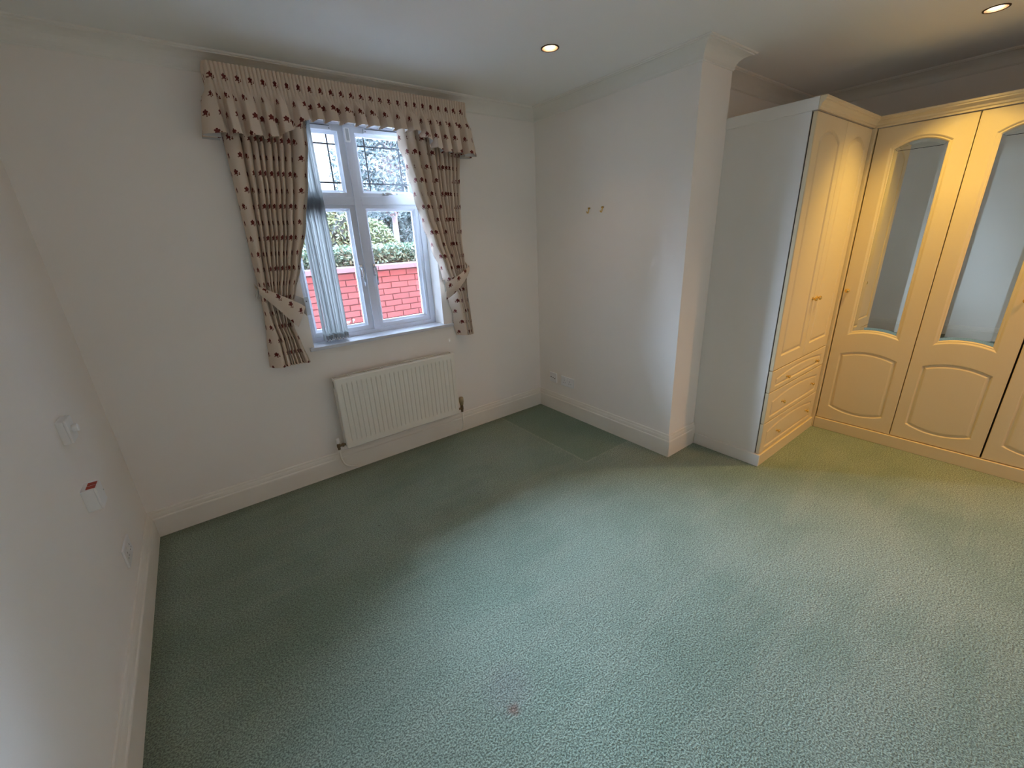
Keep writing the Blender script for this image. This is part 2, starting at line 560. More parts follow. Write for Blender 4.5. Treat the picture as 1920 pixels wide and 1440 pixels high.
PATH = [(0, YB), (XR, YB), (XR, YR), (WX, YR), (WX, -D), (W, -D), (W, 0), (0, 0)]
c, cd = 0.0886, 0.0782
COVE = [(0, H-cd), (0.004, H-cd), (0.006, H-cd+.004)]
for i in range(0, 9):
    a = i / 8 * PI / 2
    COVE.append((0.008 + (c-.022) * (1-math.cos(a)), H-cd+.006 + (cd-.018) * math.sin(a)))
COVE += [(c-.012, H-.008), (c-.003, H-.008), (c, H-.004), (c, H), (0, H)]
for i, nm in enumerate(('trim_1', 'trim_2', 'trim_3', 'trim_4', 'trim_5', 'trim_6', 'trim_7', 'trim_8')):
    struct(obj(nm, sweep(PATH, COVE, i, i+1, closed=True), M_cove))

bh = 0.161
BASE = [(0, 0), (0.020, 0), (0.020, 0.112), (0.0185, 0.117), (0.0145, 0.121), (0.0145, 0.127), (0.0125, 0.139),
        (0.0085, 0.148), (0.0085, 0.153), (0.006, 0.159), (0.002, bh), (0, bh)]
for i, nm in ((0, 'baseboard_rear'), (4, 'baseboard_pier'), (5, 'baseboard_right'), (6, 'baseboard_window'), (7, 'baseboard_left')):
    struct(obj(nm, sweep(PATH, BASE, i, i+1, closed=True), M_trim))

# ------------------------------------------------------------------ window
win = bpy.data.objects.new('window_1', None); COL.objects.link(win)
win.location = (1.4825, 0.13, OZ0); struct(win)
F0, F1 = 0.130, 0.205                                 # frame depth
FR = 0.040
bm = bmesh.new()
for a in ((OX0, OX0+FR, OZ0+.005, OZ1), (OX1-FR, OX1, OZ0+.005, OZ1)):
    box(bm, a[0], a[1], F0, F1, a[2], a[3], bev=.003)
box(bm, OX0, OX1, F0+.0005, F1-.001, OZ0+.005, 0.937, bev=.003)
box(bm, OX0, OX1, F0+.0005, F1-.001, 2.195, OZ1, bev=.003)
obj('window_frame', bm, M_upvc, win)
MXC, MW = 1.4845, 0.022
obj('mullion', mkbox(MXC-MW, MXC+MW, F0-.002, F1, 0.930, 2.20, bev=.003), M_upvc, win)
bm = mkbox(OX0+FR-.005, MXC-MW, F0-.001, F1-.002, 1.747, 1.797, bev=.003)
box(bm, MXC+MW, OX1-FR+.005, F0-.001, F1-.002, 1.747, 1.797, bev=.003)
obj('transom', bm, M_upvc, win)
SY0, SY1, GY = 0.142, 0.195, 0.172                    # sash front / back / glass plane
def sash(x0, x1, z0, z1, gx0, gx1, gz0, gz1, lead, handle):
    bm = bmesh.new()
    # bevelled frame: outer rectangle -> front face -> sloped bead down to the glass
    def rect(a, b, cc, dd, y): return [bm.verts.new(v) for v in ((a, y, cc), (b, y, cc), (b, y, dd), (a, y, dd))]
    g = 0.004
    rs = [rect(x0, x1, z0, z1, SY1), rect(x0, x1, z0, z1, SY0+.003), rect(x0+.003, x1-.003, z0+.003, z1-.003, SY0),
          rect(gx0-.016, gx1+.016, gz0-.016, gz1+.016, SY0), rect(gx0-.012, gx1+.012, gz0-.012, gz1+.012, SY0+.010),
          rect(gx0, gx1, gz0, gz1, GY-.004), rect(gx0, gx1, gz0, gz1, GY+.016), rect(gx0-.01, gx1+.01, gz0-.01, gz1+.01, SY1)]
    for A, B in zip(rs, rs[1:] + rs[:1]):
        for i in range(4): bm.faces.new((A[i], A[(i+1) % 4], B[(i+1) % 4], B[i]))
    s = obj('sash', bm, M_upvc, win)
    obj('glass_pane', mkbox(gx0-.004, gx1+.004, GY, GY+.008, gz0-.004, gz1+.004), M_glass, s)
    if lead:
        o = 0.046
        for xx in (gx0+o, gx1-o):
            obj('lead_strip', mkbox(xx-.0044, xx+.0044, GY-.002, GY-.0002, gz0, gz1), M_lead, s)
        for zz in (gz0+.044, gz1-.052):
            obj('lead_strip', mkbox(gx0, gx1, GY-.0024, GY-.0002, zz-.0044, zz+.0044), M_lead, s)
    if handle:
        handle(s)
    return s
def casement_handle(x, z0, z1):
    def f(s):
        obj('handle_plate', mkbox(x-.009, x+.009, SY0-.009, SY0, z1-.075, z1+.004, bev=.004), M_chrome, s)
        bm = tube(bmesh.new(), [(x, SY0-.005, z1-.02), (x, SY0-.028, z1-.018), (x, SY0-.036, z1-.03), (x+.002, SY0-.034, z1-.06), (x+.003, SY0-.030, z0)],
                  [.008, .008, .008, .0065, .005], 10)
        obj('handle', bm, M_chrome, s, smooth=True)
    return f
def top_handle(x, z):
    def f(s):
        obj('handle_plate', mkbox(x-.035, x+.012, SY0-.008, SY0, z-.009, z+.009, bev=.004), M_chrome, s)
        bm = tube(bmesh.new(), [(x-.018, SY0-.004, z), (x-.018, SY0-.026, z), (x-.008, SY0-.034, z), (x+.035, SY0-.032, z-.001), (x+.062, SY0-.026, z-.002)],
                  [.008, .008, .0085, .0065, .005], 10)
        obj('handle', bm, M_chrome, s, smooth=True)
    return f
gA, gB, gC, gD = 1.091, 1.411, 1.547, 1.868
lz0, lz1, uz0, uz1 = 0.981, 1.709, 1.834, 2.146
sash(OX0+FR-.004, MXC-MW+.003, .934, 1.750, gA, gB, lz0, lz1, False, casement_handle(1.4375, 1.236, 1.372))
sash(MXC+MW-.003, OX1-FR+.004, .934, 1.750, gC, gD, lz0, lz1, False, casement_handle(1.5275, 1.236, 1.372))
sash(OX0+FR-.004, MXC-MW+.003, 1.794, 2.198, gA, gB, uz0, uz1, True, None)
sash(MXC+MW-.003, OX1-FR+.004, 1.794, 2.198, gC, gD, uz0, uz1, True, top_handle(1.690, 1.813))
for x0, x1 in ((1.150, 1.390), (1.585, 1.825)):
    v = obj('trickle_vent', mkbox(x0, x1, SY0-.016, SY0+.002, 2.160, 2.186, bev=.004), M_upvc, win)
    obj('vent_slot', mkbox(x0+.01, x1-.01, SY0-.0175, SY0-.0155, 2.1825, 2.1855), M_dark, v)
    for xx in (x0+.012, x1-.012):
        obj('screw', lathe(bmesh.new(), (xx, SY0-.0155, 2.170), (0, -1, 0), [(0, .003), (.0015, .003), (.002, 0)], 10), M_dark, v)
bm = mkbox(1.464, 1.494, F0-.014, F0-.001, 2.102, 2.18, bev=.002)
br = obj('blind_bracket', bm, M_plast, win)
obj('bracket_inset', mkbox(1.470, 1.488, F0-.0155, F0-.0135, 2.110, 2.175), M_greyp, br)
bm = mkbox(1.0415, 1.068, F0-.012, F0-.0005, 1.093, 1.206, bev=.002)
sp_ = obj('stay_plate', bm, M_greyp, win)
obj('plate_hole', lathe(bmesh.new(), (1.054, F0-.0115, 1.180), (0, -1, 0), [(0, .0042), (.0012, .0042), (.0014, 0)], 12), M_dark, sp_)
bm = mkbox(OX0, OX1, -0.0005, F0+.002, OZ0-.0, OZ0+.012)
box(bm, OX0-.028, 2.016, -.022, 0.0, OZ0-.010, OZ0+.012, bev=.004)
obj('window_sill', bm, M_upvc, win)

# ------------------------------------------------------------------ vertical blind, drawn to the left of the window
vb = thing('vertical_blind', 'pale vertical blind with its fabric slats bunched at the left of the window', 'blind', (1.18, 0.07, 0.92))
hr = obj('head_rail', mkbox(OX0+.01, OX1-.01, 0.045, 0.095, 2.198, OZ1-.004, bev=.003), M_plast, vb)
random.seed(4)
NS = 9
for i in range(NS):
    x = 1.112 + 0.0168 * i
    a = random.uniform(-.05, .05) + (.10 if i % 2 else -.10) + (0.10 if i == 0 else 0.0)
    ca, sa = math.cos(a), math.sin(a)
    bm = bmesh.new()
    nz = 6
    z0 = 0.926 + random.uniform(-.004, .004)
    cols = []
    for j in range(7):                                # gently curved strip, 89 mm wide
        s = (j/6 - .5) * .089
        bow = .0060 * (1 - (2*j/6 - 1)**2)
        px, py = x + bow*ca + s*sa*.6, 0.072 + s*ca + bow*sa
        cols.append([bm.verts.new((px + .003*math.sin(3*z/nz + i), py, z0 + (2.195 - z0) * z/nz)) for z in range(nz+1)])
    for A, B in zip(cols, cols[1:]):
        for z in range(nz): bm.faces.new((A[z], B[z], B[z+1], A[z+1]))
    bmesh.ops.solidify(bm, geom=bm.faces[:], thickness=.0012)
    s = obj('slat', bm, M_slat, vb, smooth=True)
    obj('bottom_weight', mkbox(x-.003, x+.0055, 0.034, 0.112, z0-.004, z0+.034, bev=.001), M_slat, s)
    if i < NS - 1:
        pts = [(x + .0168*t, .030 - .004*math.sin(PI*t), z0 + .012 - .012*math.sin(PI*t)) for t in (0, .25, .5, .75, 1)]
        obj('bead_chain', tube(bmesh.new(), pts, .0017, 6), M_plast, s)

# ------------------------------------------------------------------ curtains
def lerp_rows(rows, z):
    if z >= rows[0][0]: return rows[0][1:]
    for A, B in zip(rows, rows[1:]):
        if A[0] >= z >= B[0]:
            t = (A[0]-z) / (A[0]-B[0]); t = t*t*(3-2*t)*.5 + t*.5
            return [a + (b-a)*t for a, b in zip(A[1:], B[1:])]
    return rows[-1][1:]

def drape(rows, crev, lead, nz=70, npf=10, slant=None, warp=0.0):
    """cloth hanging in folds. rows: (z, x_outer, x_lead, fold depth, y of the crests, lead return depth), top to bottom.
    crev: crevice places from 0 (outer edge) to 1 (leading edge); lead=+1 if the leading edge is to the right"""
    bm = bmesh.new()
    uvl = bm.loops.layers.uv.new('UVMap')
    us = []
    for a, b in zip(crev, crev[1:]):
        for j in range(npf): us.append((a + (b-a) * j/npf, j/npf, b-a))
    us.append((crev[-1], 0.0, crev[-1]-crev[-2]))
    NL = 5
    zs = [rows[0][0] + (rows[-1][0] - rows[0][0]) * k/nz for k in range(nz+1)]
    grid = []
    for z in zs:
        xo, xl, amp, yc, ret = lerp_rows(rows, z)
        row = []
        for (u, t, wdt) in us:
            bulge = abs(math.sin(PI * t)) ** 0.32
            big = min(1.0, 0.45 + wdt * 5)
            y = yc + min(-.012 - yc, amp * 1.15 * (1 - bulge * big)) + .003 * math.sin(9*z + 20*u)
            uw = u ** (1 - .42 * warp * min(1, max(0, (1.22 - z) / .2)))
            x = xo + (xl - xo) * uw + .003 * math.sin(5*z + 31*u)
            row.append((x, y, z))
        x, y, _ = row[-1]
        y = yc + .004
        row[-1] = (x, y, z)
        for j in range(1, NL+1):                      # hem returning towards the window
            q = j / NL
            wr = .004 * math.sin(37*z + 3*q) * q
            if slant:
                sl_ = slant[0] + (slant[1] - slant[0]) * min(1, max(0, (1.25 - z) / .15))
                row.append((x + lead * (.006*math.sin(PI*q) + sl_*q) + wr*1.6, y + ret * q, z))
            else:
                row.append((x + lead * (.012*math.sin(PI*q) - .02*q) + wr, y + ret * q, z))
        grid.append(row)
    ref = grid[int(nz*.25)]
    ua = [0.0]
    for a, b in zip(ref, ref[1:]): ua.append(ua[-1] + (Vector(b)-Vector(a)).length)
    V = [[bm.verts.new(p) for p in row] for row in grid]
    for k in range(nz):
        for j in range(len(ua)-1):
            q = [(k, j), (k+1, j), (k+1, j+1), (k, j+1)]
            if lead < 0: q = q[::-1]
            f = bm.faces.new([V[a][b] for a, b in q])
            for lp, (a, b) in zip(f.loops, q): lp[uvl].uv = (ua[b], zs[a])
            f.smooth = True
    return bm

def band(pts, half, uv0=0.0, skew=0.0):
    """a flat strip of cloth: pts (x,y,z) along its middle, half width per point (vertical)"""
    bm = bmesh.new(); uvl = bm.loops.layers.uv.new('UVMap')
    NJ = 6
    rows = []; s = uv0; prev = None; ss = []
    for p, h in zip(pts, half):
        p = Vector(p)
        if prev is not None: s += (p-prev).length
        prev = p; ss.append(s)
        tq = len(rows)/(len(pts)-1)
        rows.append([bm.verts.new((p.x + skew*tq*j/NJ, p.y - .010*math.sin(PI*j/NJ), p.z + h*(1 - 2*j/NJ))) for j in range(NJ+1)])
    for i in range(len(rows)-1):
        for j in range(NJ):
            q = [(i, j), (i, j+1), (i+1, j+1), (i+1, j)]
            f = bm.faces.new([rows[a][b] for a, b in q]); f.smooth = True
            for lp, (a, b) in zip(f.loops, q): lp[uvl].uv = (ss[a], .013 + half[a]*(1 - 2*b/NJ))
    return bm

lc = thing('curtain', 'cream curtain with red sprigs tied back on the left of the window', 'curtain', (0.87, -0.08, 0.83), 'sprigged curtains')
rowsL = [(2.24, .805, 1.205, 0.080, -.105, .075), (2.05, .803, 1.190, 0.083, -.100, .08), (1.85, .800, 1.150, 0.083, -.100, .08),
         (1.63, .797, 1.095, 0.080, -.100, .08), (1.40, .793, 1.022, 0.072, -.108, .075), (1.27, .796, .972, 0.061, -.100, .07),
         (1.17, .792, .935, 0.058, -.090, .06), (1.07, .785, .925, 0.058, -.085, .06), (0.95, .770, .948, 0.064, -.085, .065), (0.838, .757, .968, 0.067, -.088, .07)]
crevL = [0, .20, .30, .385, .465, .545, .625, .705, .80, .995]
obj('drape', drape(rowsL, crevL, +1, warp=1.0), M_fab, lc, recalc=False)
ptsL = []; hfL = []
for i in range(17):
    t = i/16
    x = .787 + (1.006-.787)*t
    y = -.045 - .085*math.sin(PI*min(1, .12+t*.8))**.7
    z = 1.292 - .176*t**1.05
    ptsL.append((x, y, z)); hfL.append(.022 + .034*min(1, t*1.15))
tb = obj('tieback', band(ptsL, hfL, skew=-.06), M_fab, lc, recalc=False)
tb['label'] = 'shaped tieback sloping down to the right'
for k in range(3):                                    # gathered ruffle by the wall hook
    pr_ = [(.778 + .012*k + .010*math.sin(a*1.3), -.03 - .016*math.sin(PI*a/4), 1.315 - .022*a + .004*k) for a in (0, 1, 2, 3, 4)]
    obj('ruffle', band(pr_, [.010, .014, .016, .014, .008], .1*k), M_fab, tb, recalc=False)
pB = [(1.006, -.070, 1.168), (.99, -.05, 1.185), (.95, -.035, 1.21), (.90, -.03, 1.235), (.85, -.025, 1.26), (.80, -.02, 1.28)]
o = obj('tieback_back', band(pB, [.052, .045, .04, .035, .03, .02], .3), M_fab, tb, recalc=False)

rc = thing('curtain', 'cream curtain with red sprigs tied back on the right of the window', 'curtain', (2.10, -0.08, 0.81), 'sprigged curtains')
rowsR = [(2.24, 2.170, 1.730, 0.080, -.105, .075), (2.09, 2.165, 1.757, 0.080, -.100, .085), (1.85, 2.138, 1.800, 0.080, -.102, .085),
         (1.68, 2.125, 1.838, 0.077, -.102, .085), (1.50, 2.115, 1.890, 0.072, -.100, .085), (1.33, 2.118, 1.948, 0.064, -.104, .085),
         (1.22, 2.122, 1.985, 0.058, -.098, .082), (1.12, 2.122, 2.010, 0.058, -.094, .082), (0.95, 2.140, 2.035, 0.061, -.094, .082), (0.812, 2.150, 2.045, 0.064, -.096, .082)]
crevR = [0, .085, .165, .25, .335, .42, .51, .62, .78, .995]
obj('drape', drape([(r_[0], r_[1], r_[2] + (.014 if r_[0] > 1.2 else .045)) + tuple(r_[3:]) for r_ in rowsR], crevR, -1, slant=(.022, .058)), M_fab, rc, recalc=False)
ptsR = []; hfR = []
for i in range(17):
    t = i/16
    x = 2.150 - (2.150-1.945)*t
    y = -.045 - .085*math.sin(PI*min(1, .12+t*.8))**.7
    z = 1.302 - .148*t**1.05
    ptsR.append((x, y, z)); hfR.append(.022 + .034*min(1, t*1.15))
tb = obj('tieback', band([(p[0], p[1], p[2]) for p in ptsR[::-1]], hfR[::-1]), M_fab, rc, recalc=False)
tb['label'] = 'shaped tieback sloping down to the left'
pB = [(1.945, -.055, 1.178), (1.965, -.03, 1.19), (2.00, -.022, 1.215), (2.06, -.02, 1.25), (2.15, -.02, 1.29)]
obj('tieback_back', band(pB[::-1], [.02, .03, .038, .045, .053], .3), M_fab, tb, recalc=False)
pr_ = [(2.150 + .008*math.sin(a*1.3), -.03 - .016*math.sin(PI*a/4), 1.345 - .022*a) for a in (0, 1, 2, 3, 4)]
obj('ruffle', band(pr_[::1], [.010, .014, .016, .014, .008]), M_fab, tb, recalc=False)

# valance: pencil-pleated heading above a gathered frill, wrapped round a pelmet board
va = thing('valance', 'cream pencil-pleated valance with red sprigs and an arched frill above the window', 'valance', (1.48, -0.07, 2.03))
VX0, VX1, VY = 0.792, 2.178, -0.130
def vpath(s):
    """outline seen from above, s in metres from the wall at the left end"""
    a = -VY - .004; b = VX1 - VX0
    if s < a: return Vector((VX0, -.004 - s)), Vector((-1, 0))
    if s < a + b: return Vector((VX0 + s - a, VY)), Vector((0, -1))
    return Vector((VX1, VY + s - a - b)), Vector((1, 0))
SL = 2*(-VY - .004) + VX1 - VX0
def frill_z(x):
    def ss(e0, e1, v):
        t = min(1, max(0, (v-e0)/(e1-e0))); return t*t*(3-2*t)
    return 2.032 + .098 * ss(1.00, 1.22, x) * (1 - ss(1.80, 1.98, x))
bm = bmesh.new(); uvl = bm.loops.layers.uv.new('UVMap')
n = 1400; nzv = 4
grid = []
for i in range(n+1):
    s = SL * i/n
    p, nr = vpath(s)
    w = .014 * abs(math.sin(PI * s / .0175))**.5
    grid.append([bm.verts.new((p.x + nr.x*w, p.y + nr.y*w, 2.335 - .083*k/nzv)) for k in range(nzv+1)])
for i in range(n):
    for k in range(nzv):
        q = [(i, k), (i, k+1), (i+1, k+1), (i+1, k)]
        f = bm.faces.new([grid[a][b] for a, b in q]); f.smooth = True
        for lp, (a, b) in zip(f.loops, q): lp[uvl].uv = (SL*a/n*1.45, 2.335 - .083*b/nzv)
obj('heading', bm, M_fab, va, recalc=False)
bm = bmesh.new(); uvl = bm.loops.layers.uv.new('UVMap')
n = 900; nzv = 14
random.seed(9)
fb = [0.0]
while fb[-1] < SL: fb.append(fb[-1] + random.uniform(.062, .105))
sc_ = SL / fb[-1]; fb = [v*sc_ for v in fb]
grid = []; uu = 0; us = []; pp = None
for i in range(n+1):
    s = SL * i/n
    p, nr = vpath(s)
    j = max(a for a in range(len(fb)-1) if fb[a] <= s + 1e-9)
    t = (s - fb[j]) / (fb[j+1] - fb[j])
    fold = .5 - .5*math.cos(2*PI*t)
    fold = min(1, max(0, (fold - .12) / .7)); fold = fold*fold*(3-2*fold)
    fine = abs(math.sin(PI * s / .0175))**.5
    zb = frill_z(p.x)
    col = []
    for k in range(nzv+1):
        q = k/nzv
        w = .014*fine*(1-min(1, q*3)) + (.018 + .058*q**.7) * fold * min(1, q*3.5) + .002
        lat = -.007 * q * math.sin(2*PI*t)
        tx = Vector((-nr.y, nr.x))
        col.append((p.x + nr.x*w + tx.x*lat, p.y + nr.y*w + tx.y*lat, 2.254 + (zb - 2.254) * q))
    if pp is not None: uu += max(.0012, (Vector(col[8]) - Vector(pp)).length)
    pp = col[8]; us.append(uu)
    grid.append([bm.verts.new(v) for v in col])
for i in range(n):
    for k in range(nzv):
        q = [(i, k), (i, k+1), (i+1, k+1), (i+1, k)]
        f = bm.faces.new([grid[a][b] for a, b in q]); f.smooth = True
        for lp, (a, b) in zip(f.loops, q): lp[uvl].uv = (us[a], grid[a][b].co.z)
obj('frill', bm, M_fab, va, recalc=False)
obj('pelmet_board', mkbox(VX0+.006, VX1-.006, VY+.006, -.002, 2.300, 2.318), M_mdf, va)

# ------------------------------------------------------------------ radiator
rd = thing('radiator', 'cream ribbed panel radiator on the wall below the window', 'radiator', (1.51, -0.07, 0.20))
RX0, RX1, RZ0, RZ1, RY = 1.076, 1.950, 0.205, 0.700, -0.102
bm = bmesh.new()
xs = [RX0 + .004]; ns = 26; p0 = RX0 + .020; pitch = (RX1 - RX0 - .040) / ns
prof = [(RX0+.004, 0.0), (p0, 0.0)]
for i in range(ns):
    a = p0 + pitch * i
    prof += [(a + pitch*.30, 0.0), (a + pitch*.42, .0070), (a + pitch*.58, .0070), (a + pitch*.70, 0.0)]
prof += [(RX1-.020, 0.0), (RX1-.004, 0.0)]
zl = [(RZ0, .004, 0), (RZ0+.006, .0, 0), (RZ0+.040, 0, 0), (RZ0+.056, 0, 1), (RZ1-.052, 0, 1), (RZ1-.034, 0, 0), (RZ1-.006, 0, 0), (RZ1, .004, 0)]
G = [[bm.verts.new((x, RY + off + dep*on, z)) for x, dep in prof] for z, off, on in zl]
for A, B in zip(G, G[1:]):
    for i in range(len(prof)-1): bm.faces.new((A[i], A[i+1], B[i+1], B[i]))
for f in bm.faces: f.smooth = False
bd = [e for e in bm.edges if e.is_boundary]
ex = bmesh.ops.extrude_edge_only(bm, edges=bd)
bmesh.ops.translate(bm, verts=[g_ for g_ in ex['geom'] if isinstance(g_, bmesh.types.BMVert)], vec=(0, .012, 0))
obj('front_panel', bm, M_rad, rd)
for x0, x1 in ((RX0, RX0+.006), (RX1-.006, RX1)):
    s = obj('side_panel', mkbox(x0, x1, RY+.004, -.030, RZ0+.012, RZ1-.004, bev=.002), M_rad, rd)
    obj('side_slot', mkbox(x0-.0008 if x0 == RX0 else x1-.0004, x0+.0004 if x0 == RX0 else x1+.0008, -.062, -.052, RZ1-.070, RZ1-.022), M_dark, s)
bm = mkbox(RX0+.006, RX1-.006, RY+.018, RY+.022, RZ1-.006, RZ1)
box(bm, RX0+.006, RX1-.006, -.036, -.030, RZ1-.006, RZ1)
g = obj('top_grille', bm, M_rad, rd)
for i in range(7):
    xx = RX0 + .10 + i * .112
    obj('grille_bar', mkbox(xx-.003, xx+.003, RY+.022, -.036, RZ1-.006, RZ1-.001), M_rad, g)
    obj('grille_bar', mkbox(xx+.009, xx+.013, RY+.022, -.036, RZ1-.006, RZ1-.001), M_rad, g)
obj('convector_core', mkbox(RX0+.008, RX1-.008, RY+.026, -.040, RZ0+.02, RZ1-.024), M_grille, rd)
obj('back_panel', mkbox(RX0+.004, RX1-.004, -.036, -.028, RZ0+.01, RZ1-.012), M_rad, rd)
for xx in (RX0+.14, RX1-.14):
    obj('wall_bracket', mkbox(xx-.014, xx+.014, -.029, -.001, RZ0+.05, RZ1-.06), M_grille, rd)
# lockshield valve and tail pipe at the left, thermostatic valve at the right
vx = RX0 - .046
bm = lathe(bmesh.new(), (vx, -.066, .205), (0, 0, 1), [(0, 0), (0, .009), (.018, .0095), (.018, .012), (.034, .012), (.036, .010), (.052, .010), (.052, 0)], 16)
tube(bm, [(vx, -.066, .230), (RX0+.004, -.066, .230)], .0085, 12)
tube(bm, [(vx+.022, -.066, .230), (vx+.034, -.066, .230)], .013, 6)
v1 = obj('lockshield_valve', bm, M_valve_d, rd)
obj('valve_cap', lathe(bmesh.new(), (vx, -.066, .250), (0, 0, 1), [(0, .0105), (.004, .0125), (.036, .0115), (.040, .008), (.041, 0)], 16), M_plast, v1, smooth=True)
obj('pipe', tube(bmesh.new(), [(vx, -.066, .206), (vx, -.066, .16)] + bez((vx, -.066, .14), (vx+.012, -.062, .055), (vx+.085, -.034, .030)) + [(vx+.105, -.021, .026)], .0062, 10), M_rad, rd, smooth=True)
vx = RX1 + .044
bm = lathe(bmesh.new(), (vx, -.066, .195), (0, 0, 1), [(0, 0), (0, .0095), (.018, .0095), (.020, .0125), (.045, .0125), (.048, .011), (.060, .011), (.060, 0)], 16)
tube(bm, [(vx, -.066, .226), (RX1-.004, -.066, .226)], .0085, 12)
v2 = obj('thermostat_valve', bm, M_valve_d, rd)
obj('valve_head', lathe(bmesh.new(), (vx, -.066, .254), (0, 0, 1), [(0, .011), (.004, .0150), (.022, .0165), (.024, .0190), (.058, .0185), (.066, .0150), (.068, 0)], 20), M_valve, v2, smooth=True)
obj('pipe', tube(bmesh.new(), [(vx, -.066, .196), (vx, -.066, .12)] + bez((vx, -.066, .10), (vx, -.062, .020), (vx-.030, -.040, .024)) + [(vx-.042, -.021, .026)], .0062, 10), M_rad, rd, smooth=True)

# ------------------------------------------------------------------ hooks and sockets on the right wall
FRW = Fr((W, 0, 0), (0, -1, 0), (-1, 0, 0))
for y, z, lb in ((-.583, 1.659, 'small brass screw hook on the grey wall, the one nearer the window'), (-.707, 1.657, 'small brass screw hook on the grey wall, the one nearer the wardrobe')):
    h = thing('wall_hook', lb, 'hook', (W, y, z), 'brass wall hooks')
    obj('back_plate', fbox(bmesh.new(), FRW, -y-.009, -y+.009, z+.006, z+.018, 0, .0025, bev=.001), M_brass_d, h)
    for s in (-1, 1):
        obj('screw', lathe(bmesh.new(), FRW.p(-y + s*.008, z+.012, .002), (-1, 0, 0), [(0, .0040), (.003, .0035), (.004, 0)], 10), M_brass_d, h)
    obj('hook', tube(bmesh.new(), [FRW.p(-y, z+.012, .001), FRW.p(-y, z+.004, .006), FRW.p(-y, z-.010, .007), FRW.p(-y, z-.020, .012), FRW.p(-y, z-.018, .022), FRW.p(-y, z-.008, .026)], .0036, 8), M_brass, h, smooth=True)

def socket(F, u0, v0, w, h, kind, label, group=None, cat='socket'):
    base = F.p(u0 + w/2, v0 + h/2, 0)
    s = thing('wall_socket', label, cat, base, group)
    obj('faceplate', fbox(bmesh.new(), F, u0, u0+w, v0, v0+h, 0, .009, bev=.003), M_plast, s)
    if kind == 'double':
        for cx in (u0 + w*.27, u0 + w*.73):
            for a, b, ww, hh in ((0, .017, .0035, .008), (-.011, -.004, .008, .0035), (.011, -.004, .008, .0035)):
                obj('pin_slot', fbox(bmesh.new(), F, cx+a-ww/2, cx+a+ww/2, v0+h*.42+b-hh/2, v0+h*.42+b+hh/2, .0088, .0095), M_dark, s)
        for cx in (u0 + w*.42, u0 + w*.58):
            k = obj('rocker_switch', fbox(bmesh.new(), F, cx-.005, cx+.005, v0+h*.70, v0+h*.70+.016, .0088, .0125, bev=.001), M_plast, s)
    else:
        for a in (-.024, 0.0, .022):
            obj('pin_slot', fbox(bmesh.new(), F, u0+w/2+a-.005, u0+w/2+a+.005, v0+h*.45-.004 - a*.2, v0+h*.45+.004 - a*.2, .0088, .0098), M_rocker, s)
        for a in (-.034, .034):
            obj('screw', lathe(bmesh.new(), F.p(u0+w/2+a, v0+h*.5, .0088), F.W, [(0, .003), (.001, .003), (.0012, 0)], 8), M_greyp, s)
    return s
socket(FRW, .143, .262, .088, .086, 'single', 'small cream single outlet plate low in the corner by the window wall')
socket(FRW, .290, .258, .148, .086, 'double', 'white double socket low on the right wall, beside a smaller plate', 'double power sockets')

# ------------------------------------------------------------------ switches and socket on the left wall
FLW = Fr((0, 0, 0), (0, 1, 0), (1, 0, 0))
sw = thing('dimmer_switch', 'white surface-mounted dimmer switch with round knob on the left wall', 'switch', (0, -.70, .92))
obj('pattress_box', fbox(bmesh.new(), FLW, -.748, -.662, .876, .962, 0, .020, bev=.002), M_plast, sw)
obj('faceplate', fbox(bmesh.new(), FLW, -.7475, -.6625, .8765, .9615, .020, .028, bev=.003), M_plast, sw)
k = obj('knob', lathe(bmesh.new(), FLW.p(-.705, .921, .027), (1, 0, 0), [(0, .012), (.004, .012), (.005, .0150), (.016, .0140), (.018, .011), (.018, 0)], 20), M_plast, sw)
fs = thing('fused_spur', 'deep white wall box with red tag on top, below the dimmer switch', 'switch', (0, -.765, .66))
obj('pattress_box', fbox(bmesh.new(), FLW, -.808, -.722, .622, .708, 0, .036, bev=.002), M_plast, fs)
obj('faceplate', fbox(bmesh.new(), FLW, -.8075, -.7225, .6225, .7075, .036, .044, bev=.003), M_plast, fs)
bm = bmesh.new()
fbox(bm, FLW, -.797, -.770, .7078, .7090, .014, .040)
fbox(bm, FLW, -.765, -.738, .7078, .7090, .014, .040)
obj('red_tag', bm, M_rede, fs)
obj('screw', lathe(bmesh.new(), FLW.p(-.73, .665, .0438), (1, 0, 0), [(0, .003), (.001, .003), (.0012, 0)], 8), M_greyp, fs)
socket(FLW, -.662, .256, .148, .086, 'double', 'white double socket low on the left wall just above the baseboard', 'double power sockets')

# ------------------------------------------------------------------ wardrobes
KNOB = [(0, .011), (.002, .011), (.003, .0055), (.010, .0050), (.013, .0085), (.017, .0125), (.023, .0130), (.027, .0100), (.029, .004), (.029, 0)]
def knob(F, u, v, w, parent, sc=1.0):
    return obj('knob', lathe(bmesh.new(), F.p(u, v, w), F.W, [(d*sc, r*sc) for d, r in KNOB], 20), M_brass, parent, smooth=True)
GROOVE = [(0, 0), (.003, -.0012), (.009, -.0085), (.013, -.0085), (.023, -.0022), (.028, -.0010)]
TH = 0.021
FD = Fr((0, DY, 0), (1, 0, 0), (0, -1, 0))
dw = thing('drawer_wardrobe', 'cream wardrobe with two narrow arched doors over three drawers beside the pier', 'wardrobe', (3.65, -1.50, 0))
obj('carcass', mkbox(WX+.008, MX+.50, DY+TH+.003, YR-.003, .084, 2.03), M_gap, dw)
obj('side_panel', mkbox(WX+.001, WX+.019, DY+TH+.006, YR-.001, .0, 2.034), M_side, dw)
bm = mkbox(WX-.012, WX+.001, DY-.010, -D-.022, .0, .082, bev=.003)
o = obj('side_plinth', bm, M_side, dw)
obj('front_plinth', fbox(bmesh.new(), FD, WX+.0015, 4.091, 0, .080, -.030, .010, bev=.003), M_mdf, dw)
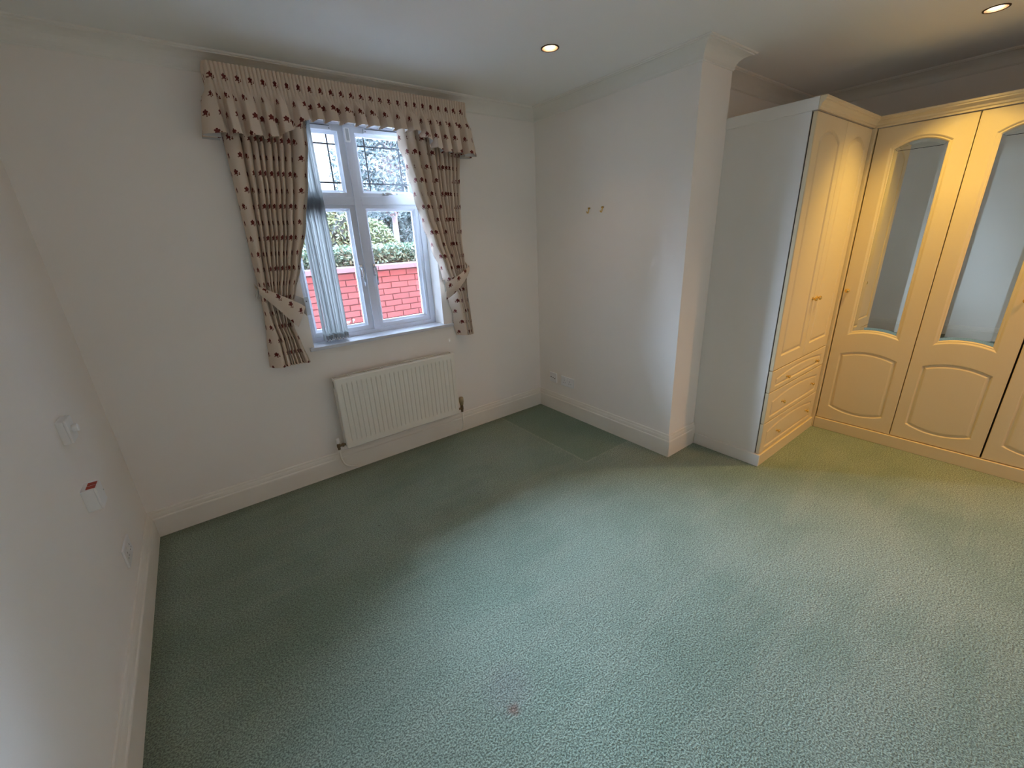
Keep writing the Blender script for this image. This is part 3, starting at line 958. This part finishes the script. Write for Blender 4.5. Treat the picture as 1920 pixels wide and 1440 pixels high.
obj('corner_post', fbox(bmesh.new(), FD, 4.092, MX+.022, .0, 2.034, -.02, .016, bev=.002), M_mdf, dw)
for (u0, u1, kn) in ((WX+.004, 3.6405, 3.6225), (3.6435, 4.085, 3.690)):
    lp = arch_loop(u0+.076, u1-.062, .735, 1.915, rt=.055)
    d = obj('door', panel(FD, u0, u1, .657, 2.030, TH, [(lp, GROOVE, True)]), M_mdf, dw)
    knob(FD, kn, 1.045, 0, d)
for (v0, v1, rt) in ((.512, .652, .030), (.300, .507, .032), (.084, .295, .034)):
    u0, u1 = WX+.004, 4.085
    lp = arch_loop(u0+.062, u1-.062, v0+.026, v1-.062 if v1-v0 > .15 else v1-.052, rt=rt)
    dr = obj('drawer', panel(FD, u0, u1, v0, v1, TH, [(lp, [(0, 0), (.003, -.0012), (.008, -.0075), (.011, -.0075), (.018, -.0018), (.022, -.0008)], True)]), M_mdf, dw)
    for u in (3.432, 3.925):
        knob(FD, u, (v0+v1)/2 + (-.008 if v1 - v0 > .15 else -.012), 0 if False else -.001, dr, .82)
# cornice of the drawer wardrobe: moulded along the front, plain strip along the side
CP = [(0, 2.034), (.006, 2.034), (.006, 2.044), (.010, 2.048), (.012, 2.058), (.022, 2.070), (.026, 2.072), (.026, 2.078), (.030, 2.082), (.030, 2.092), (0, 2.092)]
cpath = [(MX+.001, DY-.9), (MX+.001, DY), (WX, DY), (WX, YR-.001)]
cpath = [(MX, -3.60), (MX, DY), (WX-.001, DY)]
def cornice(path, i):
    return sweep(path, [(o_, z_) for o_, z_ in CP], i, i+1)
obj('cornice', cornice(cpath, 1), M_mdf, dw)
obj('side_cornice', mkbox(WX-.004, WX+.014, DY+.0006, YR-.001, 2.034, 2.092, bev=.001), M_side, dw)
obj('top_panel', mkbox(WX+.014, XR-.002, DY+.002, YR-.001, 2.034, 2.052), M_side, dw)

FM = Fr((MX, 0, 0), (0, -1, 0), (-1, 0, 0))
CHAM = [(0, 0), (.004, -.0015), (.010, -.0052), (.016, -.0056), (.022, -.0095)]
def mirror_door(parent, u0, u1, kn):
    ml = arch_loop(u0+.078, u1-.078, .738, 1.912, rt=.048, rb=.028)
    pl = arch_loop(u0+.058, u1-.058, .190, .600, rt=.036, rb=-.036)
    d = obj('door', panel(FM, u0, u1, .086, 2.030, TH, [(ml, CHAM, False), (pl, GROOVE, True)]), M_mdf, parent)
    bm = bmesh.new()
    r0 = poly_inset(ml, .0215); r1 = poly_inset(ml, .040)
    A = [bm.verts.new(FM.p(x, y, -.0110)) for x, y in r0]
    B = [bm.verts.new(FM.p(x, y, -.0092)) for x, y in r1]
    n = len(A)
    for i in range(n): bm.faces.new((A[i], A[(i+1) % n], B[(i+1) % n], B[i]))
    bm.faces.new(B)
    bmesh.ops.recalc_face_normals(bm, faces=bm.faces[:])
    for f in bm.faces:
        if f.normal.x > 0: f.normal_flip()
    obj('mirror', bm, M_mirror, d, recalc=False)
    if kn: knob(FM, kn, 1.046, 0, d)
    return d
def mirror_unit(u0, u1, doors, label):
    m = thing('mirrored_wardrobe', label, 'wardrobe', (MX + .28, -(u0+u1)/2, 0), 'mirrored wardrobes')
    obj('carcass', mkbox(MX+TH+.010, XR-.002, -u1+.001, -u0, .084, 2.03), M_gap, m)
    for a, b, kn in doors: mirror_door(m, a, b, kn)
    return m
mirror_unit(1.838, 2.2765, [(1.840, 2.2755, 1.866)], 'cream wardrobe with one arched mirror door in the inner corner beside the drawers')
mirror_unit(2.2785, 3.155, [(2.2795, 2.7065, 2.668), (2.7145, 3.152, 2.750)], 'cream double wardrobe with arched mirror doors, farther from the corner')
wc = obj('cornice', cornice(cpath, 0), M_mdf)
wc.name = 'wardrobe_cornice'
tag(wc, 'long cream moulded cornice running along the top of the mirrored wardrobes', 'cornice')
bm = fbox(bmesh.new(), FM, 1.8375, 3.155, .0, .082, -.03, .012, bev=.003)
wp = obj('wardrobe_plinth', bm, M_mdf)
tag(wp, 'long cream plinth board under the mirrored wardrobe doors', 'plinth')
# plain end panel closing the run
ep = obj('wardrobe_end_panel', mkbox(MX, XR-.002, -3.175, -3.157, 0, 2.034), M_mdf)
tag(ep, 'cream end panel closing the row of mirrored wardrobes', 'panel')

# ------------------------------------------------------------------ downlights
for i, (x, y, e, c_, a_) in enumerate(DOWNLIGHTS):
    lb = ['round recessed ceiling downlight in a dark brass rim, in front of the window', 'round recessed ceiling downlight glowing warm above the mirrored wardrobes',
          'round recessed ceiling downlight in the back right part of the room'][i]
    dl = thing('ceiling_downlight', lb, 'downlight', (x, y, H), 'recessed ceiling downlights')
    obj('bezel', lathe(bmesh.new(), (x, y, H), (0, 0, -1), [(0, .047), (.003, .0465), (.0045, .043), (.003, .0395), (-.004, .0385), (0, .047)], 32), M_bezel, dl, smooth=True)
    obj('can', lathe(bmesh.new(), (x, y, H), (0, 0, 1), [(0, .0395), (.055, .0385), (.056, 0)], 32), M_bezel, dl, smooth=True)
    obj('lamp', lathe(bmesh.new(), (x, y, H), (0, 0, 1), [(.053, .026), (.012, .026), (.004, .0225), (-.001, .014), (-.003, 0)], 24), M_bulb, dl, smooth=True)
    light('downlight_beam', 'SPOT', (x, y, H - .008), e, c_, (0, 0, 0), spot_size=R(a_), spot_blend=1.0, shadow_soft_size=.004)

# ------------------------------------------------------------------ outside: garden wall, hedge, trees
struct(obj('ground', mkbox(-8, 16, T+.012, 18, -.25, -.15), M_ground)).name = 'ground'
GY0 = 2.50
gw = thing('garden_wall', 'red brick garden wall with pale coping outside the window', 'wall', (2.3, GY0+.1, -.15))
obj('mortar_core', mkbox(-.6, 5.2, GY0+.012, GY0+.205, -.15, 1.184), M_mortar, gw)
random.seed(2)
bw, bhh, j = .215, .065, .010
def brick_me(x0, x1):
    return mkbox(x0, x1, -.1, .0, 0, bhh, bev=.0025)
cache = {}
stuff = bmesh.new()
nb = 0
zrow = 1.184 - .075
r = 0
while zrow > -.16:
    x = -.6 + (0 if r % 2 == 0 else -.1125)
    while x < 5.2:
        a, b = max(x, -.6), min(x + bw, 5.2)
        if b - a > .03:
            vis = 1.25 < a < 3.65 and zrow > .33
            dy = random.uniform(-.0025, .0025)
            if vis and abs(b-a-bw) < 1e-6:
                if 'f' not in cache:
                    bmm = mkbox(0, bw, 0, .09, 0, bhh, bev=.0025)
                    bmesh.ops.recalc_face_normals(bmm, faces=bmm.faces[:])
                    me = bpy.data.meshes.new('brick'); bmm.to_mesh(me); bmm.free(); me.materials.append(M_brick)
                    cache['f'] = me
                o = bpy.data.objects.new('brick', cache['f']); COL.objects.link(o)
                o.parent = gw; o.location = Vector((a, GY0 + dy, zrow)) - gw.location
                nb += 1
            else:
                box(stuff, a, b, GY0 + dy, GY0 + .09, zrow, zrow + bhh)
        x += bw + j
    zrow -= .075; r += 1
so = obj('distant_bricks', stuff, M_brick, gw); so['kind'] = 'stuff'
x = -.6
while x < 5.2:
    obj('coping_stone', mkbox(x, min(x+.594, 5.2), GY0-.035, GY0+.24, 1.190, 1.249, bev=.006), M_coping, gw)
    x += .6
cu = bpy.data.curves.new('painted_letters', 'FONT')
cu.body = 'er P'; cu.size = .064; cu.extrude = .001; cu.space_character = 1.0
tmp = bpy.data.objects.new('tmp', cu); COL.objects.link(tmp)
dg = bpy.context.evaluated_depsgraph_get()
me = bpy.data.meshes.new_from_object(tmp.evaluated_get(dg))
bpy.data.objects.remove(tmp)
me.materials.clear()
o = link('painted_letters', me, M_paintw, gw)
o.rotation_euler = (R(90), 0, 0)
o.location = Vector((1.905, GY0 - .005, .590)) - gw.location

def leaves(n, sampler, size, seed, up=0.3):
    rng = np.random.default_rng(seed)
    P = sampler(rng, n)
    n = len(P)
    d = rng.normal(size=(n, 3)); d[:, 2] *= .7; d /= np.linalg.norm(d, axis=1)[:, None]
    e = rng.normal(size=(n, 3)); e[:, 2] += up
    e = np.cross(d, e); e /= np.linalg.norm(e, axis=1)[:, None]
    s = size * rng.uniform(.6, 1.3, n)[:, None]
    up_ = np.cross(d, e) * .18
    v = np.stack([P - d*s, P + e*s*.42 + up_*s, P + d*s, P - e*s*.42 + up_*s], 1).reshape(-1, 3)
    me = bpy.data.meshes.new('leaves')
    me.from_pydata(v.tolist(), [], [(4*i, 4*i+1, 4*i+2, 4*i+3) for i in range(n)])
    return me

def crown(blobs):
    """blobs: (x,y,z,rx,ry,rz,weight)"""
    B = np.array(blobs, float)
    def f(rng, n):
        w = B[:, 6] / B[:, 6].sum()
        k = rng.choice(len(B), n, p=w)
        u = rng.normal(size=(n, 3)); u /= np.linalg.norm(u, axis=1)[:, None]
        r_ = rng.uniform(.35, 1, n)[:, None] ** .6
        return B[k, :3] + u * r_ * B[k, 3:6]
    return f

def lump(bm, x, y, z, rx, ry, rz, seed):
    r_ = random.Random(seed)
    g = bmesh.ops.create_icosphere(bm, subdivisions=3, radius=1.0)
    ph = [r_.uniform(0, 6) for _ in range(4)]
    for v in g['verts']:
        q = v.co.copy()
        k_ = 1 + .16*math.sin(7*q.x + ph[0])*math.sin(6*q.z + ph[1]) + .10*math.sin(15*q.z + ph[2] + 9*q.x)
        v.co = Vector((x + q.x*rx*k_, y + q.y*ry*k_, z + q.z*rz*k_))

def plant(name, label, cat, loc, n, sampler, size, seed, m, stems, group=None, core=()):
    t = thing(name, label, cat, loc, group)
    me = leaves(n, sampler, size, seed)
    me.transform(Matrix.Translation(-Vector(loc)))
    o = link('foliage', me, m, t); o['kind'] = 'stuff'
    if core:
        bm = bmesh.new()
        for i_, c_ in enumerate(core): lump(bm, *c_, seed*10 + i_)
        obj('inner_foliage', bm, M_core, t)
    if stems:
        bm = bmesh.new(); tube(bm, stems[0][0], stems[0][1], 10)
        tr = obj('trunk', bm, M_bark, t, smooth=True)
        for pts, rr in stems[1:]:
            bm = bmesh.new(); tube(bm, pts, rr, 7); obj('branch', bm, M_bark, tr, smooth=True)
    return t

plant('hedge', 'leafy green hedge growing along the top of the garden wall', 'hedge', (2.5, 3.0, -.15), 14000,
      lambda rng, n: np.stack([rng.uniform(.2, 4.6, n), 2.80 + rng.uniform(.0, .40, n), 1.20 + .27*rng.uniform(0, 1, n)**.8 + .03*np.sin(rng.uniform(0, 60, n))], 1),
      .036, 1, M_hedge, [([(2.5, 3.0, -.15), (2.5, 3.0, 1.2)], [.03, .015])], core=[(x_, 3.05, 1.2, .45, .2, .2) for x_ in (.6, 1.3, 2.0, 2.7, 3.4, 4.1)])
rng = np.random.default_rng(5)
plant('yellow_bush', 'yellow-green bushy tree beyond the hedge on the left', 'tree', (2.75, 5.0, -.15), 7000,
      crown([(2.65, 5.0, 1.75, .40, .4, .45, 1), (2.45, 5.2, 1.55, .4, .4, .3, .6), (2.85, 4.9, 1.5, .3, .3, .3, .5)]), .045, 2, M_lfy,
      [([(2.75, 5.0, -.15), (2.72, 5.0, .8), (2.65, 5.0, 1.6)], [.06, .05, .02])], core=[(2.65, 5.0, 1.72, .33, .33, .36), (2.45, 5.2, 1.5, .33, .33, .24), (2.8, 5.0, 1.3, .3, .3, .3)])
br_ = []
r2 = random.Random(8)
for k in range(34):
    z = 2.0 + 2.6*r2.random(); a = r2.uniform(0, 2*PI); L_ = r2.uniform(.5, 1.6)
    p0 = Vector((4.60, 7.0, z)); p2 = p0 + Vector((L_*math.cos(a), L_*math.sin(a)*.6, r2.uniform(.0, .5)))
    br_.append((bez(p0, (p0+p2)/2 + Vector((0, 0, .15)), p2, 5), [.03, .026, .02, .016, .011, .006]))
plant('tall_tree', 'tall tree with a pale straight trunk and sparse leaves against the sky', 'tree', (4.60, 7.0, -.15), 14000,
      crown([(5.0, 7.0, 3.9, .9, .6, .5, 1.0), (4.2, 7.0, 3.7, .6, .6, .5, .6), (4.6, 7.0, 3.2, 1.25, .9, .9, 1.2), (4.2, 7.0, 2.5, .85, .8, .5, .8), (5.3, 7.0, 2.9, .9, .8, .9, 1), (4.9, 7.0, 4.3, 1.1, .9, .8, .8), (3.75, 6.9, 2.95, .5, .5, .35, .35)]), .055, 3, M_lfb,
      [([(4.57, 7.0, -.15), (4.575, 7.0, 1.4), (4.59, 7.0, 2.4), (4.63, 7.0, 3.6), (4.66, 7.0, 5.0)], [.075, .065, .058, .05, .03])] + br_)
plant('dark_evergreen', 'dark bluish evergreen bushes beyond the hedge on the right', 'tree', (5.2, 8.2, -.15), 26000,
      crown([(4.2, 8.2, 1.7, .75, .6, .7, 1), (5.3, 8.2, 1.75, .9, .6, .8, 1.2), (6.4, 8.4, 1.8, 1, .6, 1.0, 1), (3.4, 8.4, 1.5, .6, .5, .6, .6)]), .06, 4, M_lfd,
      [([(5.2, 8.2, -.15), (5.2, 8.2, 1.2)], [.08, .05])],
      core=[(4.2, 8.3, 1.55, .7, .5, .62), (5.3, 8.3, 1.6, .85, .5, .72), (6.4, 8.5, 1.65, .95, .5, .9), (3.4, 8.5, 1.3, .55, .45, .6), (4.8, 8.4, 1.0, 2.4, .5, .7)])
plant('shrub', 'mid-green shrub in front of the dark evergreens, left of the pale trunk', 'shrub', (3.7, 6.2, -.15), 6500,
      crown([(3.7, 6.2, 1.55, .45, .4, .45, 1), (3.95, 6.2, 1.3, .4, .4, .35, .7)]), .045, 6, M_lfy,
      [([(3.7, 6.2, -.15), (3.7, 6.2, 1.4)], [.04, .02])], core=[(3.72, 6.25, 1.45, .36, .33, .38), (3.95, 6.3, 1.2, .33, .33, .3)])
print('bricks', nb, 'tris', sum(len(o.data.polygons) for o in S.objects if o.type == 'MESH'))
